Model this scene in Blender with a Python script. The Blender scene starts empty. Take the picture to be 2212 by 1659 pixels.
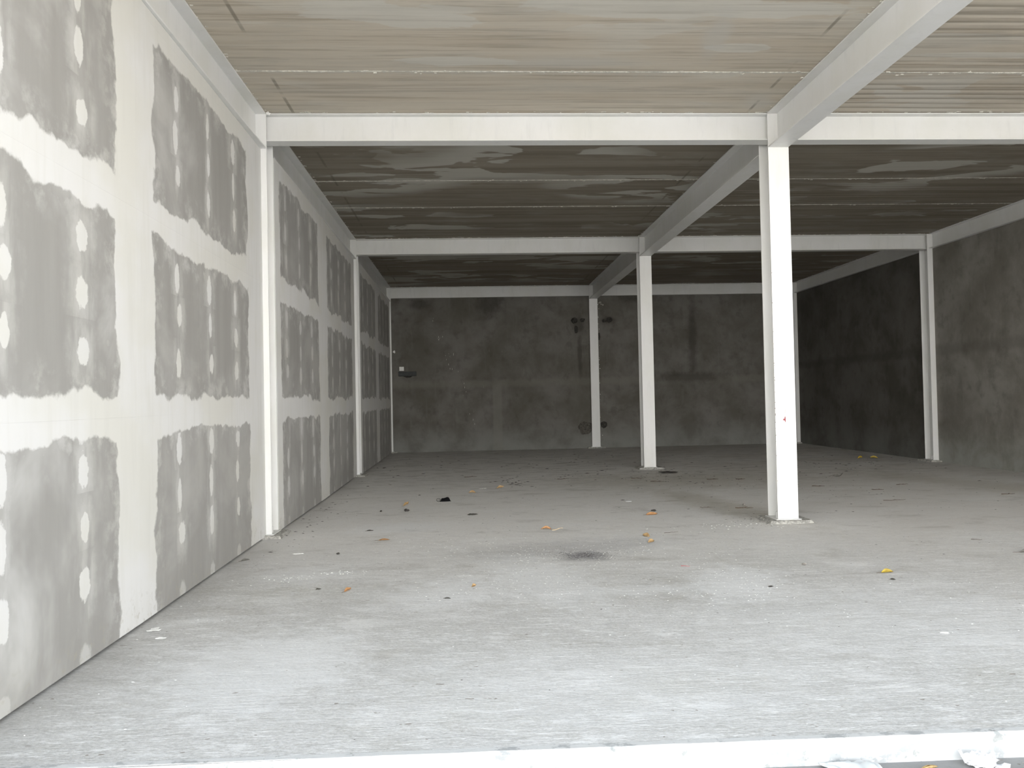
import bpy, bmesh, math, random
from mathutils import Vector, Matrix, noise as mnoise
PI = math.pi
SC = bpy.context.scene
COL = SC.collection

# ------------------------------------------------------------------ camera
cam_d = bpy.data.cameras.new('camera'); cam = bpy.data.objects.new('camera', cam_d); COL.objects.link(cam)
F, PITCH, YAW, ROLL = 1674.78, 0.0186, 0.0541, -0.0205
fw = Vector((math.sin(YAW)*math.cos(PITCH), math.cos(YAW)*math.cos(PITCH), math.sin(PITCH)))
r0 = fw.cross(Vector((0, 0, 1))).normalized(); u0 = r0.cross(fw)
rr = r0*math.cos(ROLL)+u0*math.sin(ROLL); uu = -r0*math.sin(ROLL)+u0*math.cos(ROLL)
M = Matrix((rr, uu, -fw)).transposed().to_4x4(); M.translation = Vector((0, 0, 1.26))
cam.matrix_world = M
cam_d.sensor_width = 36; cam_d.lens = F/2212*36; cam_d.clip_end = 200
SC.camera = cam

# ------------------------------------------------------------------ world / light / exposure
w = bpy.data.worlds.new('horizon_heavy_sky'); SC.world = w; w.use_nodes = True
wt = w.node_tree; wt.nodes.clear()
bg = wt.nodes.new('ShaderNodeBackground'); wo = wt.nodes.new('ShaderNodeOutputWorld')
tcw = wt.nodes.new('ShaderNodeTexCoord'); spw = wt.nodes.new('ShaderNodeSeparateXYZ'); wt.links.new(tcw.outputs['Generated'], spw.inputs[0])
rw = wt.nodes.new('ShaderNodeValToRGB'); wt.links.new(spw.outputs[2], rw.inputs[0])          # unseen sky shaped to light the deep hall: bright milky horizon, bluer zenith
rw.color_ramp.elements[0].position = 0.0; rw.color_ramp.elements[0].color = (1.0, .965, .91, 1)
rw.color_ramp.elements[1].position = 1.0; rw.color_ramp.elements[1].color = (.10, .13, .17, 1)
e = rw.color_ramp.elements.new(.14); e.color = (.74, .735, .715, 1); e = rw.color_ramp.elements.new(.42); e.color = (.27, .295, .32, 1)
wt.links.new(rw.outputs[0], bg.inputs[0]); bg.inputs[1].default_value = 5.1
wt.links.new(bg.outputs[0], wo.inputs[0])
sun_d = bpy.data.lights.new('sun', 'SUN'); sun = bpy.data.objects.new('sun', sun_d); COL.objects.link(sun)      # high behind the building: the hall stays in shade
sun_d.energy = 19.0; sun_d.angle = .03; sun_d.color = (1.0, .95, .88)
sun.rotation_euler = (math.radians(-28), 0, math.radians(12))
SC.view_settings.view_transform = 'Standard'; SC.view_settings.look = 'None'
SC.view_settings.gamma = 1.0; SC.view_settings.use_curve_mapping = False
SC.view_settings.exposure = 1.06
SC.cycles.max_bounces = 10; SC.cycles.diffuse_bounces = 8

# ------------------------------------------------------------------ node helper
class NT:
    def __init__(s, name):
        s.m = bpy.data.materials.new(name); s.m.use_nodes = True; s.t = s.m.node_tree; s.t.nodes.clear()
        s.out = s.t.nodes.new('ShaderNodeOutputMaterial'); s.b = s.t.nodes.new('ShaderNodeBsdfPrincipled')
        s.t.links.new(s.b.outputs[0], s.out.inputs[0])
        g = s.t.nodes.new('ShaderNodeNewGeometry'); s.pos = g.outputs['Position']
        sp = s.t.nodes.new('ShaderNodeSeparateXYZ'); s.t.links.new(s.pos, sp.inputs[0])
        s.x, s.y, s.z = sp.outputs
    def put(s, inp, v):
        if isinstance(v, (int, float)): inp.default_value = v
        elif isinstance(v, tuple): inp.default_value = v if len(inp.default_value) == len(v) else (*v, 1)
        else: s.t.links.new(v, inp)
    def op(s, o, a, b=0.0, c=0.0):
        n = s.t.nodes.new('ShaderNodeMath'); n.operation = o
        s.put(n.inputs[0], a); s.put(n.inputs[1], b); s.put(n.inputs[2], c); return n.outputs[0]
    def add(s, a, b): return s.op('ADD', a, b)
    def sub(s, a, b): return s.op('SUBTRACT', a, b)
    def mul(s, a, b): return s.op('MULTIPLY', a, b)
    def mx(s, a, b): return s.op('MAXIMUM', a, b)
    def mn(s, a, b): return s.op('MINIMUM', a, b)
    def absd(s, a, b): return s.op('ABSOLUTE', s.sub(a, b))
    def ss(s, v, lo, hi, t0=0.0, t1=1.0):
        n = s.t.nodes.new('ShaderNodeMapRange'); n.interpolation_type = 'SMOOTHSTEP'
        s.put(n.inputs[0], v); n.inputs[1].default_value = lo; n.inputs[2].default_value = hi
        n.inputs[3].default_value = t0; n.inputs[4].default_value = t1; return n.outputs[0]
    def vec(s, a, b, c):
        n = s.t.nodes.new('ShaderNodeCombineXYZ'); s.put(n.inputs[0], a); s.put(n.inputs[1], b); s.put(n.inputs[2], c); return n.outputs[0]
    def sc(s, kx, ky, kz, off=0.0): return s.vec(s.op('MULTIPLY_ADD', s.x, kx, off), s.op('MULTIPLY_ADD', s.y, ky, off*.7), s.op('MULTIPLY_ADD', s.z, kz, off*.3))
    def noise(s, v, scale=1.0, det=4.0, rough=.55, dist=0.0):
        n = s.t.nodes.new('ShaderNodeTexNoise'); s.put(n.inputs['Vector'], v)
        n.inputs['Scale'].default_value = scale; n.inputs['Detail'].default_value = det
        n.inputs['Roughness'].default_value = rough; n.inputs['Distortion'].default_value = dist
        return n.outputs['Fac']
    def vor(s, v, scale):
        n = s.t.nodes.new('ShaderNodeTexVoronoi'); s.put(n.inputs['Vector'], v); n.inputs['Scale'].default_value = scale
        return n.outputs['Distance'], n.outputs['Color']
    def white(s, v):
        n = s.t.nodes.new('ShaderNodeTexWhiteNoise'); s.put(n.inputs['Vector'], v)
        q = s.t.nodes.new('ShaderNodeSeparateColor'); s.t.links.new(n.outputs['Color'], q.inputs[0]); return q.outputs
    def mix(s, f, a, b):
        n = s.t.nodes.new('ShaderNodeMix'); n.data_type = 'RGBA'
        s.put(n.inputs[0], f); s.put(n.inputs[6], a); s.put(n.inputs[7], b); return n.outputs[2]
    def ell(s, u, v, cu, cv, ru, rv, ang=0.0, soft=.5, wob=None):
        du = s.sub(u, cu); dv = s.sub(v, cv); c, q = math.cos(ang), math.sin(ang)
        a = s.mul(s.add(s.mul(du, c), s.mul(dv, q)), 1/ru); b = s.mul(s.sub(s.mul(dv, c), s.mul(du, q)), 1/rv)
        d = s.op('SQRT', s.add(s.mul(a, a), s.mul(b, b)))
        if wob is not None: d = s.add(d, wob)
        return s.ss(d, 1-soft, 1+soft, 1.0, 0.0)
    def fin(s, col, rough=.8, bump=None, strength=.3, dist=.01, spec=None, metal=None):
        s.put(s.b.inputs['Base Color'], col); s.put(s.b.inputs['Roughness'], rough)
        if spec is not None: s.b.inputs['Specular IOR Level'].default_value = spec
        if bump is not None:
            n = s.t.nodes.new('ShaderNodeBump'); n.inputs['Strength'].default_value = strength
            n.inputs['Distance'].default_value = dist; s.put(n.inputs['Height'], bump); s.t.links.new(n.outputs[0], s.b.inputs['Normal'])
        return s.m

# ------------------------------------------------------------------ materials
def mat_steel():
    n = NT('white_steel_paint')
    a = n.noise(n.sc(1.3, 1.3, .8), 1.6, 5, .6); b = n.noise(n.sc(6, 6, 1.0, 3), 2.0, 4, .6)
    c = n.mix(n.ss(a, .35, .7), (.74, .74, .735), (.70, .70, .675))
    c = n.mix(n.mul(n.ss(b, .52, .75), .35), c, (.60, .605, .60))
    sp = n.noise(n.sc(9, 9, 5, 7), 3.0, 6, .75)
    c = n.mix(n.mul(n.ss(sp, .70, .73), .55), c, (.40, .36, .31))
    return n.fin(c, .42, n.noise(n.sc(3, 3, 3), 3, 4), .06, .01, .35)
def mat_drywall():
    n = NT('drywall_with_joint_compound')
    wob = n.add(n.mul(n.sub(n.noise(n.sc(2, 2, 2), 1.3, 3, .5), .5), .26), n.mul(n.sub(n.noise(n.sc(2, 2, 2, 5), 7.0, 4, .6), .5), .07))
    wv = n.add(wob, n.mul(n.sub(n.noise(n.sc(1, 12, 1.2, 9), 1.5, 3), .5), .07))
    # taped joints: horizontal every 1.2 m, vertical between boards, and against columns and beams
    d = None
    for j, h in ((1.2, .125), (2.4, .125), (3.70, .20)):
        q = n.sub(h, n.absd(n.z, j)); d = q if d is None else n.mx(d, q)
    d = n.add(d, wob)
    for j, h in ((1.75, .2), (4.56, .27), (7.40, .50), (10.2, .33), (13.25, .42), (16.05, .27), (18.95, .3)):
        q = n.add(n.sub(h, n.absd(n.y, j)), n.mul(wv, .8)); d = n.mx(d, q)
    band = n.ss(d, -.006, .020)
    wash = n.mul(n.ss(d, -.22, .0), n.ss(n.noise(n.sc(3, 3, 3, 2), 2.2, 5, .65), .42, .68))
    # screw dabs
    js = n.op('GREATER_THAN', n.y, 4.57); j = n.op('MULTIPLY_ADD', js, 2.60, 1.97)
    idx = js
    for t, s in ((7.5, 2.93), (10.2, 2.72), (13.3, 3.08), (16.05, 2.75)):
        g = n.op('GREATER_THAN', n.y, t); j = n.op('MULTIPLY_ADD', g, s, j); idx = n.add(idx, g)
    yy = n.sub(n.y, j); k = n.mx(n.mn(n.op('ROUND', n.mul(yy, 1/.65)), 3.0), 1.0)
    row = n.op('FLOOR', n.mul(n.z, 1/1.2)); zz = n.sub(n.z, n.mul(row, 1.2))
    zz = n.add(zz, n.mul(n.op('GREATER_THAN', row, .5), .06))
    m = n.mx(n.mn(n.op('ROUND', n.mul(n.sub(zz, .14), 1/.28)), 3.0), 1.0)
    rn = n.white(n.vec(n.add(k, n.mul(idx, 10.0)), n.add(m, n.mul(row, 7.0)), 2.0))
    du = n.add(n.sub(yy, n.mul(k, .65)), n.mul(n.sub(rn[0], .5), .05))
    dz = n.add(n.sub(zz, n.op('MULTIPLY_ADD', m, .28, .14)), n.mul(n.sub(rn[1], .5), .07))
    fine = n.mul(n.sub(n.noise(n.sc(2, 2, 2, 1), 12.0, 3, .6), .5), .9)
    a = n.op('MULTIPLY_ADD', rn[2], .03, .03); b = n.op('MULTIPLY_ADD', rn[0], .05, .065)
    e = n.add(n.op('SQRT', n.add(n.op('POWER', n.op('DIVIDE', du, a), 2.0), n.op('POWER', n.op('DIVIDE', dz, b), 2.0))), fine)
    dab = n.mul(n.ss(e, .9, 1.15, 1, 0), n.op('GREATER_THAN', rn[1], .06))
    halo = n.mul(n.ss(n.add(e, fine), 1.0, 3.6, 1, 0), n.ss(n.noise(n.sc(2, 5, 1.2, 4), 2.0, 4), .30, .62))
    col_smear = n.mul(n.ss(n.op('ABSOLUTE', du), .02, .14, 1, 0), n.ss(n.noise(n.sc(1, 3, 1.6, 8), 1.7, 4), .42, .7))
    e0 = n.add(n.op('SQRT', n.add(n.op('POWER', n.mul(du, 1/.05), 2.0), n.op('POWER', n.mul(n.sub(n.z, .04), 1/.06), 2.0))), fine)
    dab = n.mx(dab, n.mul(n.ss(e0, .8, 1.3, 1, 0), .55))
    # big sanded clouds nearer the entrance
    cloud = n.mul(n.ss(n.noise(n.sc(1, .9, .9, 6), 1.1, 5, .6, .4), .46, .70), n.ss(n.y, 3.0, 6.0, 1.35, .5))
    streak = n.noise(n.sc(1, 9, .9), 1.2, 5, .6)
    paper = n.mix(streak, (.275, .268, .254), (.345, .339, .325))
    comp = n.mix(n.ss(n.noise(n.sc(1, 1, 1.2, 3), 1.0, 4), .4, .62), (.67, .67, .665), (.635, .63, .595))
    comp = n.mix(n.ss(n.noise(n.sc(1, 10, 1, 3), 1.5, 4), .45, .75, 0, .4), comp, (.585, .58, .55))
    f = n.mx(n.mul(halo, .45), n.mul(wash, .45)); f = n.mx(f, n.mul(col_smear, .15)); f = n.mx(f, n.mul(cloud, .45))
    f = n.mx(f, n.mul(dab, n.ss(n.y, 6.8, 8.2, 1*.95, .68))); f = n.mx(f, band)
    c = n.mix(f, paper, comp)
    # scuffs and dirt at the foot
    dirt = n.mul(n.ss(n.z, .0, .30, 1, 0), n.ss(n.noise(n.sc(4, 4, 4, 2), 5.0, 6, .7), .52, .68))
    c = n.mix(n.mul(dirt, .5), c, (.36, .34, .28))
    h = n.add(n.mul(f, .6), n.mul(n.noise(n.sc(2, 10, 2), 4, 3), .2))
    return n.fin(c, .75, h, .25, .003, .3)
def mat_floor():
    n = NT('raw_concrete_floor')
    big = n.noise(n.sc(.35, .5, 1), 1.3, 5, .6, .3); med = n.noise(n.sc(.8, 2.6, 1, 4), 2.0, 6, .65)
    streak = n.noise(n.sc(1.6, 26, 1, 2), 1.2, 5, .7); fine = n.noise(n.sc(20, 40, 20), 2.0, 3, .7)
    c = n.mix(n.ss(big, .3, .7), (.475, .470, .452), (.555, .550, .540))
    c = n.mix(n.mul(n.ss(med, .45, .75), .6), c, (.60, .60, .595))
    c = n.mix(n.mul(n.ss(n.noise(n.sc(.5, .8, 1, 11), 1.6, 4), .55, .75), .55), c, (.44, .43, .385))
    c = n.mix(n.mul(n.ss(streak, .60, .72), .42), c, (.70, .70, .695))
    c = n.mix(n.mul(n.ss(streak, .30, .42, 1, 0), .30), c, (.33, .325, .315))
    grain = n.noise(n.sc(30, 55, 30, 2), 1.6, 3, .8)
    c = n.mix(n.mul(n.ss(grain, .50, .64), .45), c, (.74, .74, .73)); c = n.mix(n.mul(n.ss(grain, .36, .48, 1, 0), .42), c, (.30, .295, .28))
    arc = n.noise(n.vec(n.add(n.mul(n.x, 5.0), n.mul(n.y, -3.0)), n.add(n.mul(n.y, 14.0), n.mul(n.x, 3.0)), 3.0), 1.1, 5, .7, .6)
    c = n.mix(n.mul(n.ss(arc, .54, .66), .42), c, (.78, .78, .775)); c = n.mix(n.mul(n.ss(arc, .34, .46, 1, 0), .34), c, (.36, .355, .34))
    c = n.mix(n.mul(n.ss(n.y, 4.3, 8.0), .72), c, (.82, .805, .78))  # paler further in: extra light on the deep floor put into its colour
    bl = n.noise(n.sc(1.1, 1.9, 1, 31), 1.5, 5, .62, .3)
    c = n.mix(n.mul(n.ss(bl, .54, .70), .38), c, (.80, .80, .795)); c = n.mix(n.mul(n.ss(bl, .30, .46, 1, 0), .42), c, (.36, .345, .31))
    fl = n.noise(n.sc(9, 60, 9, 17), 1.0, 4, .75); c = n.mix(n.mul(n.ss(fl, .585, .625), n.ss(med, .35, .6, .25, .8)), c, (.82, .82, .815))
    fd = n.noise(n.sc(12, 60, 9, 23), 1.0, 4, .75); c = n.mix(n.mul(n.ss(fd, .61, .65), .45), c, (.27, .26, .25))
    # white plaster dust in drifts
    wb = n.mul(n.sub(n.noise(n.sc(3, 3, 3, 1), 2.5, 5, .7), .5), 2.2)
    dust = None
    for (x, y, a, b, g, s) in ((-1.05, 3.8, .45, .55, 0, .8), (-.75, 7.75, .5, .3, .2, .7), (-.2, 5.1, .45, .35, .3, .7), (1.75, 5.1, .30, .5, -.3, .9),
                               (.45, 5.45, .30, .8, .2, .7), (1.0, 5.0, .9, .12, 0, .6), (-1.2, 5.8, .35, .25, .4, .5), (2.4, 4.2, 1.2, .6, 0, .45), (.6, 3.4, 1.0, .5, 0, .4), (1.3, 6.6, .6, .35, .2, .35)):
        e = n.mul(n.ell(n.x, n.y, x, y, a, b, g, .55, wb), s); dust = e if dust is None else n.mx(dust, e)
    c = n.mix(n.mul(dust, .62), c, (.80, .81, .82))
    c = n.mix(n.mul(n.mul(n.ss(n.x, 2.2, 4.5), n.ss(big, .35, .6)), .30), c, (.50, .455, .40))
    sp = n.noise(n.sc(14, 34, 14, 3), 2.6, 3, .8)
    c = n.mix(n.mul(n.mul(n.ss(sp, .62, .68), n.mx(dust, .25)), .9), c, (.80, .80, .79))
    # dark gritty patch, brownish patches near the middle column, darker towards the walls
    dk = n.mx(n.ell(n.x, n.y, .88, 6.15, .17, .17, .5, .8, n.mul(wb, .8)), n.mul(n.ell(n.x, n.y, .75, 6.45, .75, .30, .2, .7, wb), .35))
    c = n.mix(n.mul(dk, n.ss(n.noise(n.sc(60, 60, 60), 1.0, 2, .8), .35, .6, .45, .95)), c, (.145, .14, .15))
    ol = n.mx(n.ell(n.x, n.y, 2.75, 8.9, .28, 1.6, .18, .8, wb), n.ell(n.x, n.y, 3.2, 11.5, 1.6, 1.1, 0, .8, wb))
    ol = n.mx(ol, n.mul(n.ell(n.x, n.y, 6.8, 9.6, .5, 2.6, .3, .8, wb), .8))
    c = n.mix(n.mul(ol, .40), c, (.33, .30, .22))
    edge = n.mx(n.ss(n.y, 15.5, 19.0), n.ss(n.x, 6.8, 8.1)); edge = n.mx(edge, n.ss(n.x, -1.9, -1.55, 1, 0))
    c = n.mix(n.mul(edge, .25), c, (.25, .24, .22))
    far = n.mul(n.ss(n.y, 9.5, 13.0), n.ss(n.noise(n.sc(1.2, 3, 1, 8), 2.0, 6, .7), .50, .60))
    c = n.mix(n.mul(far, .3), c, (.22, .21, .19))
    spk = n.noise(n.sc(5, 8, 5, 13), 4.0, 2, .5)
    c = n.mix(n.mul(n.ss(spk, .735, .76), .7), c, (.20, .17, .14))
    # cracks and scraped lines
    vd = n.noise(n.sc(.7, 1.4, 1, 21), 1.4, 7, .62)
    crk = n.mul(n.ss(n.absd(vd, .5), .0, .0022, 1, 0), n.ss(big, .5, .6))
    c = n.mix(n.mul(crk, .45), c, (.26, .25, .24))
    h = n.add(n.add(n.mul(streak, .5), n.mul(arc, .5)), n.mul(fine, .35))
    return n.fin(c, .78, h, .7, .008, .35)
def mat_plaster(name, k, kind):
    n = NT(name)
    u = n.x if kind == 'back' else n.y
    a = n.noise(n.sc(.9, .9, .9), 1.4, 6, .62, .2); b = n.noise(n.sc(2.6, 2.6, 2.2, 5), 1.8, 5, .6); s = n.noise(n.sc(7, 7, 1, 2), 1.2, 4, .6)
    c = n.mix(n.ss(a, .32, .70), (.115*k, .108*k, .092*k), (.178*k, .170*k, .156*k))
    c = n.mix(n.mul(n.ss(b, .50, .72), .5), c, (.085*k, .080*k, .068*k))
    c = n.mix(n.mul(n.ss(s, .55, .75), .25), c, (.20*k, .195*k, .18*k))
    c = n.mix(n.mul(n.ss(n.z, .0, .75, 1, 0), n.ss(a, .3, .6, .3, .8)), c, (.235*k, .240*k, .225*k))
    c = n.mix(n.mul(n.ss(n.absd(n.add(n.z, n.mul(b, .15)), 1.72 if kind == 'back' else 2.02), .03, .14, 1, 0), .35), c, (.20*k, .192*k, .165*k) if kind == 'back' else (.07*k, .065*k, .055*k))
    if kind == 'back':
        ln = n.mul(n.ss(n.absd(n.x, .66), .08, .14, 1, 0), n.ss(n.z, 1.5, 1.7, 1, 0))
        c = n.mix(n.mul(ln, .45), c, (.22*k, .215*k, .19*k))
        wbx = n.mul(n.sub(n.noise(n.sc(4, 4, 3, 7), 2.0, 5, .7), .5), 1.8)
        st = n.ell(n.x, n.z, .49, 3.62, .30, .32, 0, .6, wbx)
        for (x, z, p, q) in ((-1.2, 3.6, .25, .12), (5.55, 2.6, .10, .9), (4.2, 3.7, .5, .1), (2.7, 3.05, .16, .22), (3.45, 3.14, .16, .08), (5.4, 1.7, .8, .12), (2.72, 2.3, .05, .5)):
            st = n.mx(st, n.ell(n.x, n.z, x, z, p, q, 0, .6, wbx))
        c = n.mix(n.mul(st, .6), c, (.055*k, .05*k, .045*k))
    scr = n.noise(n.sc(16, 16, 2.0, 4), 2.0, 3, .7)
    c = n.mix(n.mul(n.ss(scr, .735, .76), .5), c, (.38*k, .37*k, .33*k))
    return n.fin(c, .9, n.add(a, n.mul(b, .5)), .3, .01, .2)
JOINTS = (6.49, 8.12, 9.75, 11.1)
def mat_ceiling():
    n = NT('board_marked_concrete_soffit')
    s1 = n.noise(n.sc(.22, 5.0, 1), 1.4, 6, .62); s2 = n.noise(n.sc(.5, 16, 1, 4), 1.3, 5, .7); big = n.noise(n.sc(.6, .9, 1, 2), 1.1, 4, .55)
    c = n.mix(n.ss(s1, .30, .70), (.185, .158, .122), (.275, .248, .205))
    c = n.mix(n.mul(n.ss(s2, .52, .72), .5), c, (.205, .175, .138))
    c = n.mix(n.mul(n.ss(s2, .25, .42, 1, 0), .35), c, (.42, .40, .36))
    wb = n.mul(n.sub(n.noise(n.sc(1.2, 3.5, 1, 5), 1.6, 5, .6), .5), 1.5)
    # thin cement wash patches with crisp edges
    pat = n.ss(n.noise(n.sc(.55, 1.7, 1, 9), 1.25, 4, .5, .5), .545, .565)
    pat = n.mul(pat, n.ss(n.noise(n.sc(.3, .5, 1, 3), 1.0, 3), .42, .6))
    for (x, y, a, b, g) in ((-.04, 6.29, .50, .085, 0), (2.2, 6.03, .26, .085, -.05), (-.5, 5.55, .75, .15, .15), (1.6, 5.40, 1.2, .15, .02), (5.0, 6.15, 1.4, .06, 0)):
        pat = n.mx(pat, n.ell(n.x, n.y, x, y, a, b, g, .05, wb))
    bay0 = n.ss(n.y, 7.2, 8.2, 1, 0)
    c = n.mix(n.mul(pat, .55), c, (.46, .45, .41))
    c = n.mix(n.mul(bay0, .75), c, n.mix(n.ss(s1, .3, .7), (.61, .54, .44), (.73, .68, .59)))  # whole nearest bay paler: light from the opening put into the soffit colour
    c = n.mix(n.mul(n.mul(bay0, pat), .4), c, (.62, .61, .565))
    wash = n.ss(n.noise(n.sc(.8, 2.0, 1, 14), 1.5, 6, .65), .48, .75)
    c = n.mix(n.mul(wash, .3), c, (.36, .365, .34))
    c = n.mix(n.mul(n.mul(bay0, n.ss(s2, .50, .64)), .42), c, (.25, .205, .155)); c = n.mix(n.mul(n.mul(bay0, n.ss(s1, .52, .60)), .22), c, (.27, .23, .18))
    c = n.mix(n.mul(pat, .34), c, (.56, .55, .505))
    # grout smeared beside the joints
    for (x, y, a, b, g) in ((1.95, 5.80, .09, .42, -.12), (2.78, 7.15, .12, .20, -.4), (.9, 6.3, .5, .1, 0)):
        c = n.mix(n.mul(n.ell(n.x, n.y, x, y, a, b, g, .6, wb), .5), c, (.52, .51, .475))
    for jy in JOINTS:
        d = n.sub(n.y, jy); g = n.mul(n.ss(n.add(n.absd(d, .02), n.mul(n.sub(n.noise(n.sc(5, 9, 5, jy), 2.4, 5, .75), .5), .34)), -.01, .03, 1, 0), n.ss(n.y, 7, 9, .6, .25))
        c = n.mix(g, c, (.52, .50, .455))
    # lines left along the form edges, running inwards
    for lx in (-1.60, 2.80):
        g = n.mul(n.ss(n.absd(n.add(n.x, n.mul(n.y, .004)), lx), .008, .02, 1, 0), n.ss(n.noise(n.sc(.1, 2.4, 1, 6), 1.0, 3), .45, .6))
        c = n.mix(n.mul(g, .6), c, (.15, .13, .10))
    # ribbed bands in the right-hand bay
    rib = n.op('SINE', n.add(n.mul(n.y, 2*PI/.115), n.mul(n.noise(n.sc(.15, 1.2, 1, 8), 1.2, 2), 9.0)))
    rm = n.mul(n.ss(n.x, 3.0, 3.3), n.ss(n.noise(n.sc(.12, .9, 1, 12), 1.0, 2), .40, .55))
    c = n.mix(n.mul(n.mul(n.ss(rib, .2, .95), rm), .5), c, (.19, .16, .125))
    h = n.add(n.mul(s2, .3), n.mul(n.mul(rib, rm), -.3))
    return n.fin(c, .85, h, .5, .01, .2)
def mat_simple(name, col, rough=.8, var=.25, scale=8, bump=.2, alpha=None, spec=.3):
    n = NT(name); f = n.noise(n.sc(1, 1, 1), scale, 5, .65)
    d = tuple(v*(1-var) for v in col); l = tuple(min(1, v*(1+var*.6)) for v in col)
    return n.fin(n.mix(n.ss(f, .3, .7), d, l), rough, f, bump, .01, spec)
def mat_curb():
    n = NT('chipped_white_curb_paint')
    a = n.noise(n.sc(2.2, 3, 3), 3.0, 6, .7); b = n.noise(n.sc(1, 1, 1, 3), 14, 4, .6)
    c = n.mix(n.mul(n.ss(a, .53, .60), .65), (.56, .565, .56), (.27, .28, .285))
    c = n.mix(n.mul(n.ss(b, .62, .68), .7), c, (.24, .25, .24))
    return n.fin(c, .6, a, .35, .01)
def mat_ground():
    n = NT('dusty_concrete_apron')
    a = n.noise(n.sc(1, 1, 1), 2.0, 6, .65); b = n.noise(n.sc(1, 1, 1), 60, 3, .7); d = n.noise(n.sc(1, 1, 1, 5), 16, 3, .6)
    c = n.mix(a, (.21, .21, .206), (.29, .29, .286)); c = n.mix(n.mul(n.ss(b, .55, .7), .4), c, (.20, .198, .19))
    c = n.mix(n.mul(n.ss(d, .68, .71), .7), c, (.13, .105, .085))
    return n.fin(c, .9, b, .4, .004)
def mat_leaf(name, base, dark, tip):
    n = NT(name)
    tc = n.t.nodes.new('ShaderNodeTexCoord'); sp = n.t.nodes.new('ShaderNodeSeparateXYZ'); n.t.links.new(tc.outputs['Object'], sp.inputs[0])
    f = n.noise(n.sc(1, 1, 1), 40, 4, .65)
    c = n.mix(n.ss(f, .40, .68), base, dark)
    c = n.mix(n.mul(n.ss(n.op('ABSOLUTE', sp.outputs[1]), .0, .0018, 1, 0), .6), c, tip)
    c = n.mix(n.mul(n.ss(sp.outputs[0], .045, .075), .6), c, tip)
    return n.fin(c, .55, n.noise(n.sc(1, 1, 1), 90, 3), .3, .002, .4)
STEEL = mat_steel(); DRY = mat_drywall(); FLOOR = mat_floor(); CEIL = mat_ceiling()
BACK = mat_plaster('dark_cement_render_back', 1.0, 'back'); RIGHT = mat_plaster('cement_render_side_shaded', .72, 'side')
RIGHT2 = mat_plaster('cement_render_side_lit', 1.45, 'side')  # one render in two tones: daylight falling off inwards put into the colour
PAD = mat_simple('crumbly_grout', (.42, .41, .38), .95, .5, 30, .8)
GROUT = mat_simple('pale_joint_grout', (.72, .70, .64), .9, .35, 25, .5)
BLOCK = mat_simple('rough_blockwork', (.30, .29, .28), .9, .3, 5, .3)
TRACK = mat_simple('galvanised_floor_track', (.18, .18, .18), .6, .3, 8, .1)
CURB = mat_curb(); GROUND = mat_ground()
DARKHOLE = mat_simple('broken_mortar_and_box_shadow', (.055, .051, .046), .95, .6, 40, .9)
CHIP = mat_simple('chipped_render', (.105, .098, .085), .95, .5, 40, .9)
PLAST = mat_simple('white_plastic', (.80, .80, .78), .4, .05, 10, .05)
BOXM = mat_simple('dark_grey_metal_box', (.030, .034, .034), .5, .3, 12, .1)
BLACK = mat_simple('black_cloth', (.006, .006, .007), .9, .3, 120, .5, spec=.1)
TISSUE = mat_simple('white_tissue', (.68, .68, .69), .8, .04, 20, .2)
FILM = mat_simple('thin_white_plastic_film', (.60, .63, .64), .35, .04, 15, .1)
RED = mat_simple('dull_red_plastic', (.42, .11, .12), .5, .3, 30, .1)
TWIG = mat_simple('dry_brown_twig', (.13, .095, .07), .9, .4, 60, .5)
PEB = mat_simple('grey_pebble', (.33, .31, .28), .9, .4, 60, .5)
CRUMB = mat_simple('white_plaster_crumb', (.85, .85, .83), .9, .1, 60, .4)
DARKP = mat_simple('dark_chip', (.06, .055, .05), .8, .5, 60, .5)
REDM = mat_simple('red_primer_mark', (.33, .075, .085), .7, .4, 90, .3)
L_OR = mat_leaf('dry_orange_leaf', (.48, .26, .115), (.31, .16, .07), (.20, .09, .04))
L_TAN = mat_leaf('dry_tan_leaf', (.44, .30, .145), (.28, .18, .085), (.17, .10, .05))
L_YEL = mat_leaf('yellow_leaf', (.45, .34, .045), (.30, .21, .03), (.14, .06, .03))
L_GRY = mat_leaf('grey_brown_leaf', (.13, .125, .11), (.08, .075, .065), (.06, .05, .05))
L_PALE = mat_leaf('pale_yellow_leaf', (.42, .30, .13), (.30, .19, .08), (.25, .17, .12))

# ------------------------------------------------------------------ object helpers
def link(name, bm, mat, parent=None, smooth=False, loc=None):
    me = bpy.data.meshes.new(name); bm.normal_update(); bm.to_mesh(me); bm.free()
    if mat: me.materials.append(mat)
    if smooth:
        for p in me.polygons: p.use_smooth = True
    o = bpy.data.objects.new(name, me); COL.objects.link(o)
    if loc is not None: o.location = loc
    if parent is not None: o.parent = parent
    return o
def box(bm, x0, x1, y0, y1, z0, z1, bev=0.0):
    v = [bm.verts.new(p) for p in ((x0, y0, z0), (x1, y0, z0), (x1, y1, z0), (x0, y1, z0), (x0, y0, z1), (x1, y0, z1), (x1, y1, z1), (x0, y1, z1))]
    fs = [bm.faces.new([v[i] for i in q]) for q in ((3, 2, 1, 0), (4, 5, 6, 7), (0, 1, 5, 4), (1, 2, 6, 5), (2, 3, 7, 6), (3, 0, 4, 7))]
    if bev:
        es = list({e for f in fs for e in f.edges}); bmesh.ops.bevel(bm, geom=es, offset=bev, segments=1, affect='EDGES')
    return v
def bx(name, dims, mat, parent=None, bev=0.0):
    bm = bmesh.new(); box(bm, *dims, bev); return link(name, bm, mat, parent)
def empty(name, loc, rz=0.0, rx=0.0, ry=0.0):
    o = bpy.data.objects.new(name, None); COL.objects.link(o); o.empty_display_size = .1
    o.location = loc; o.rotation_euler = (rx, ry, rz); return o
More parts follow.
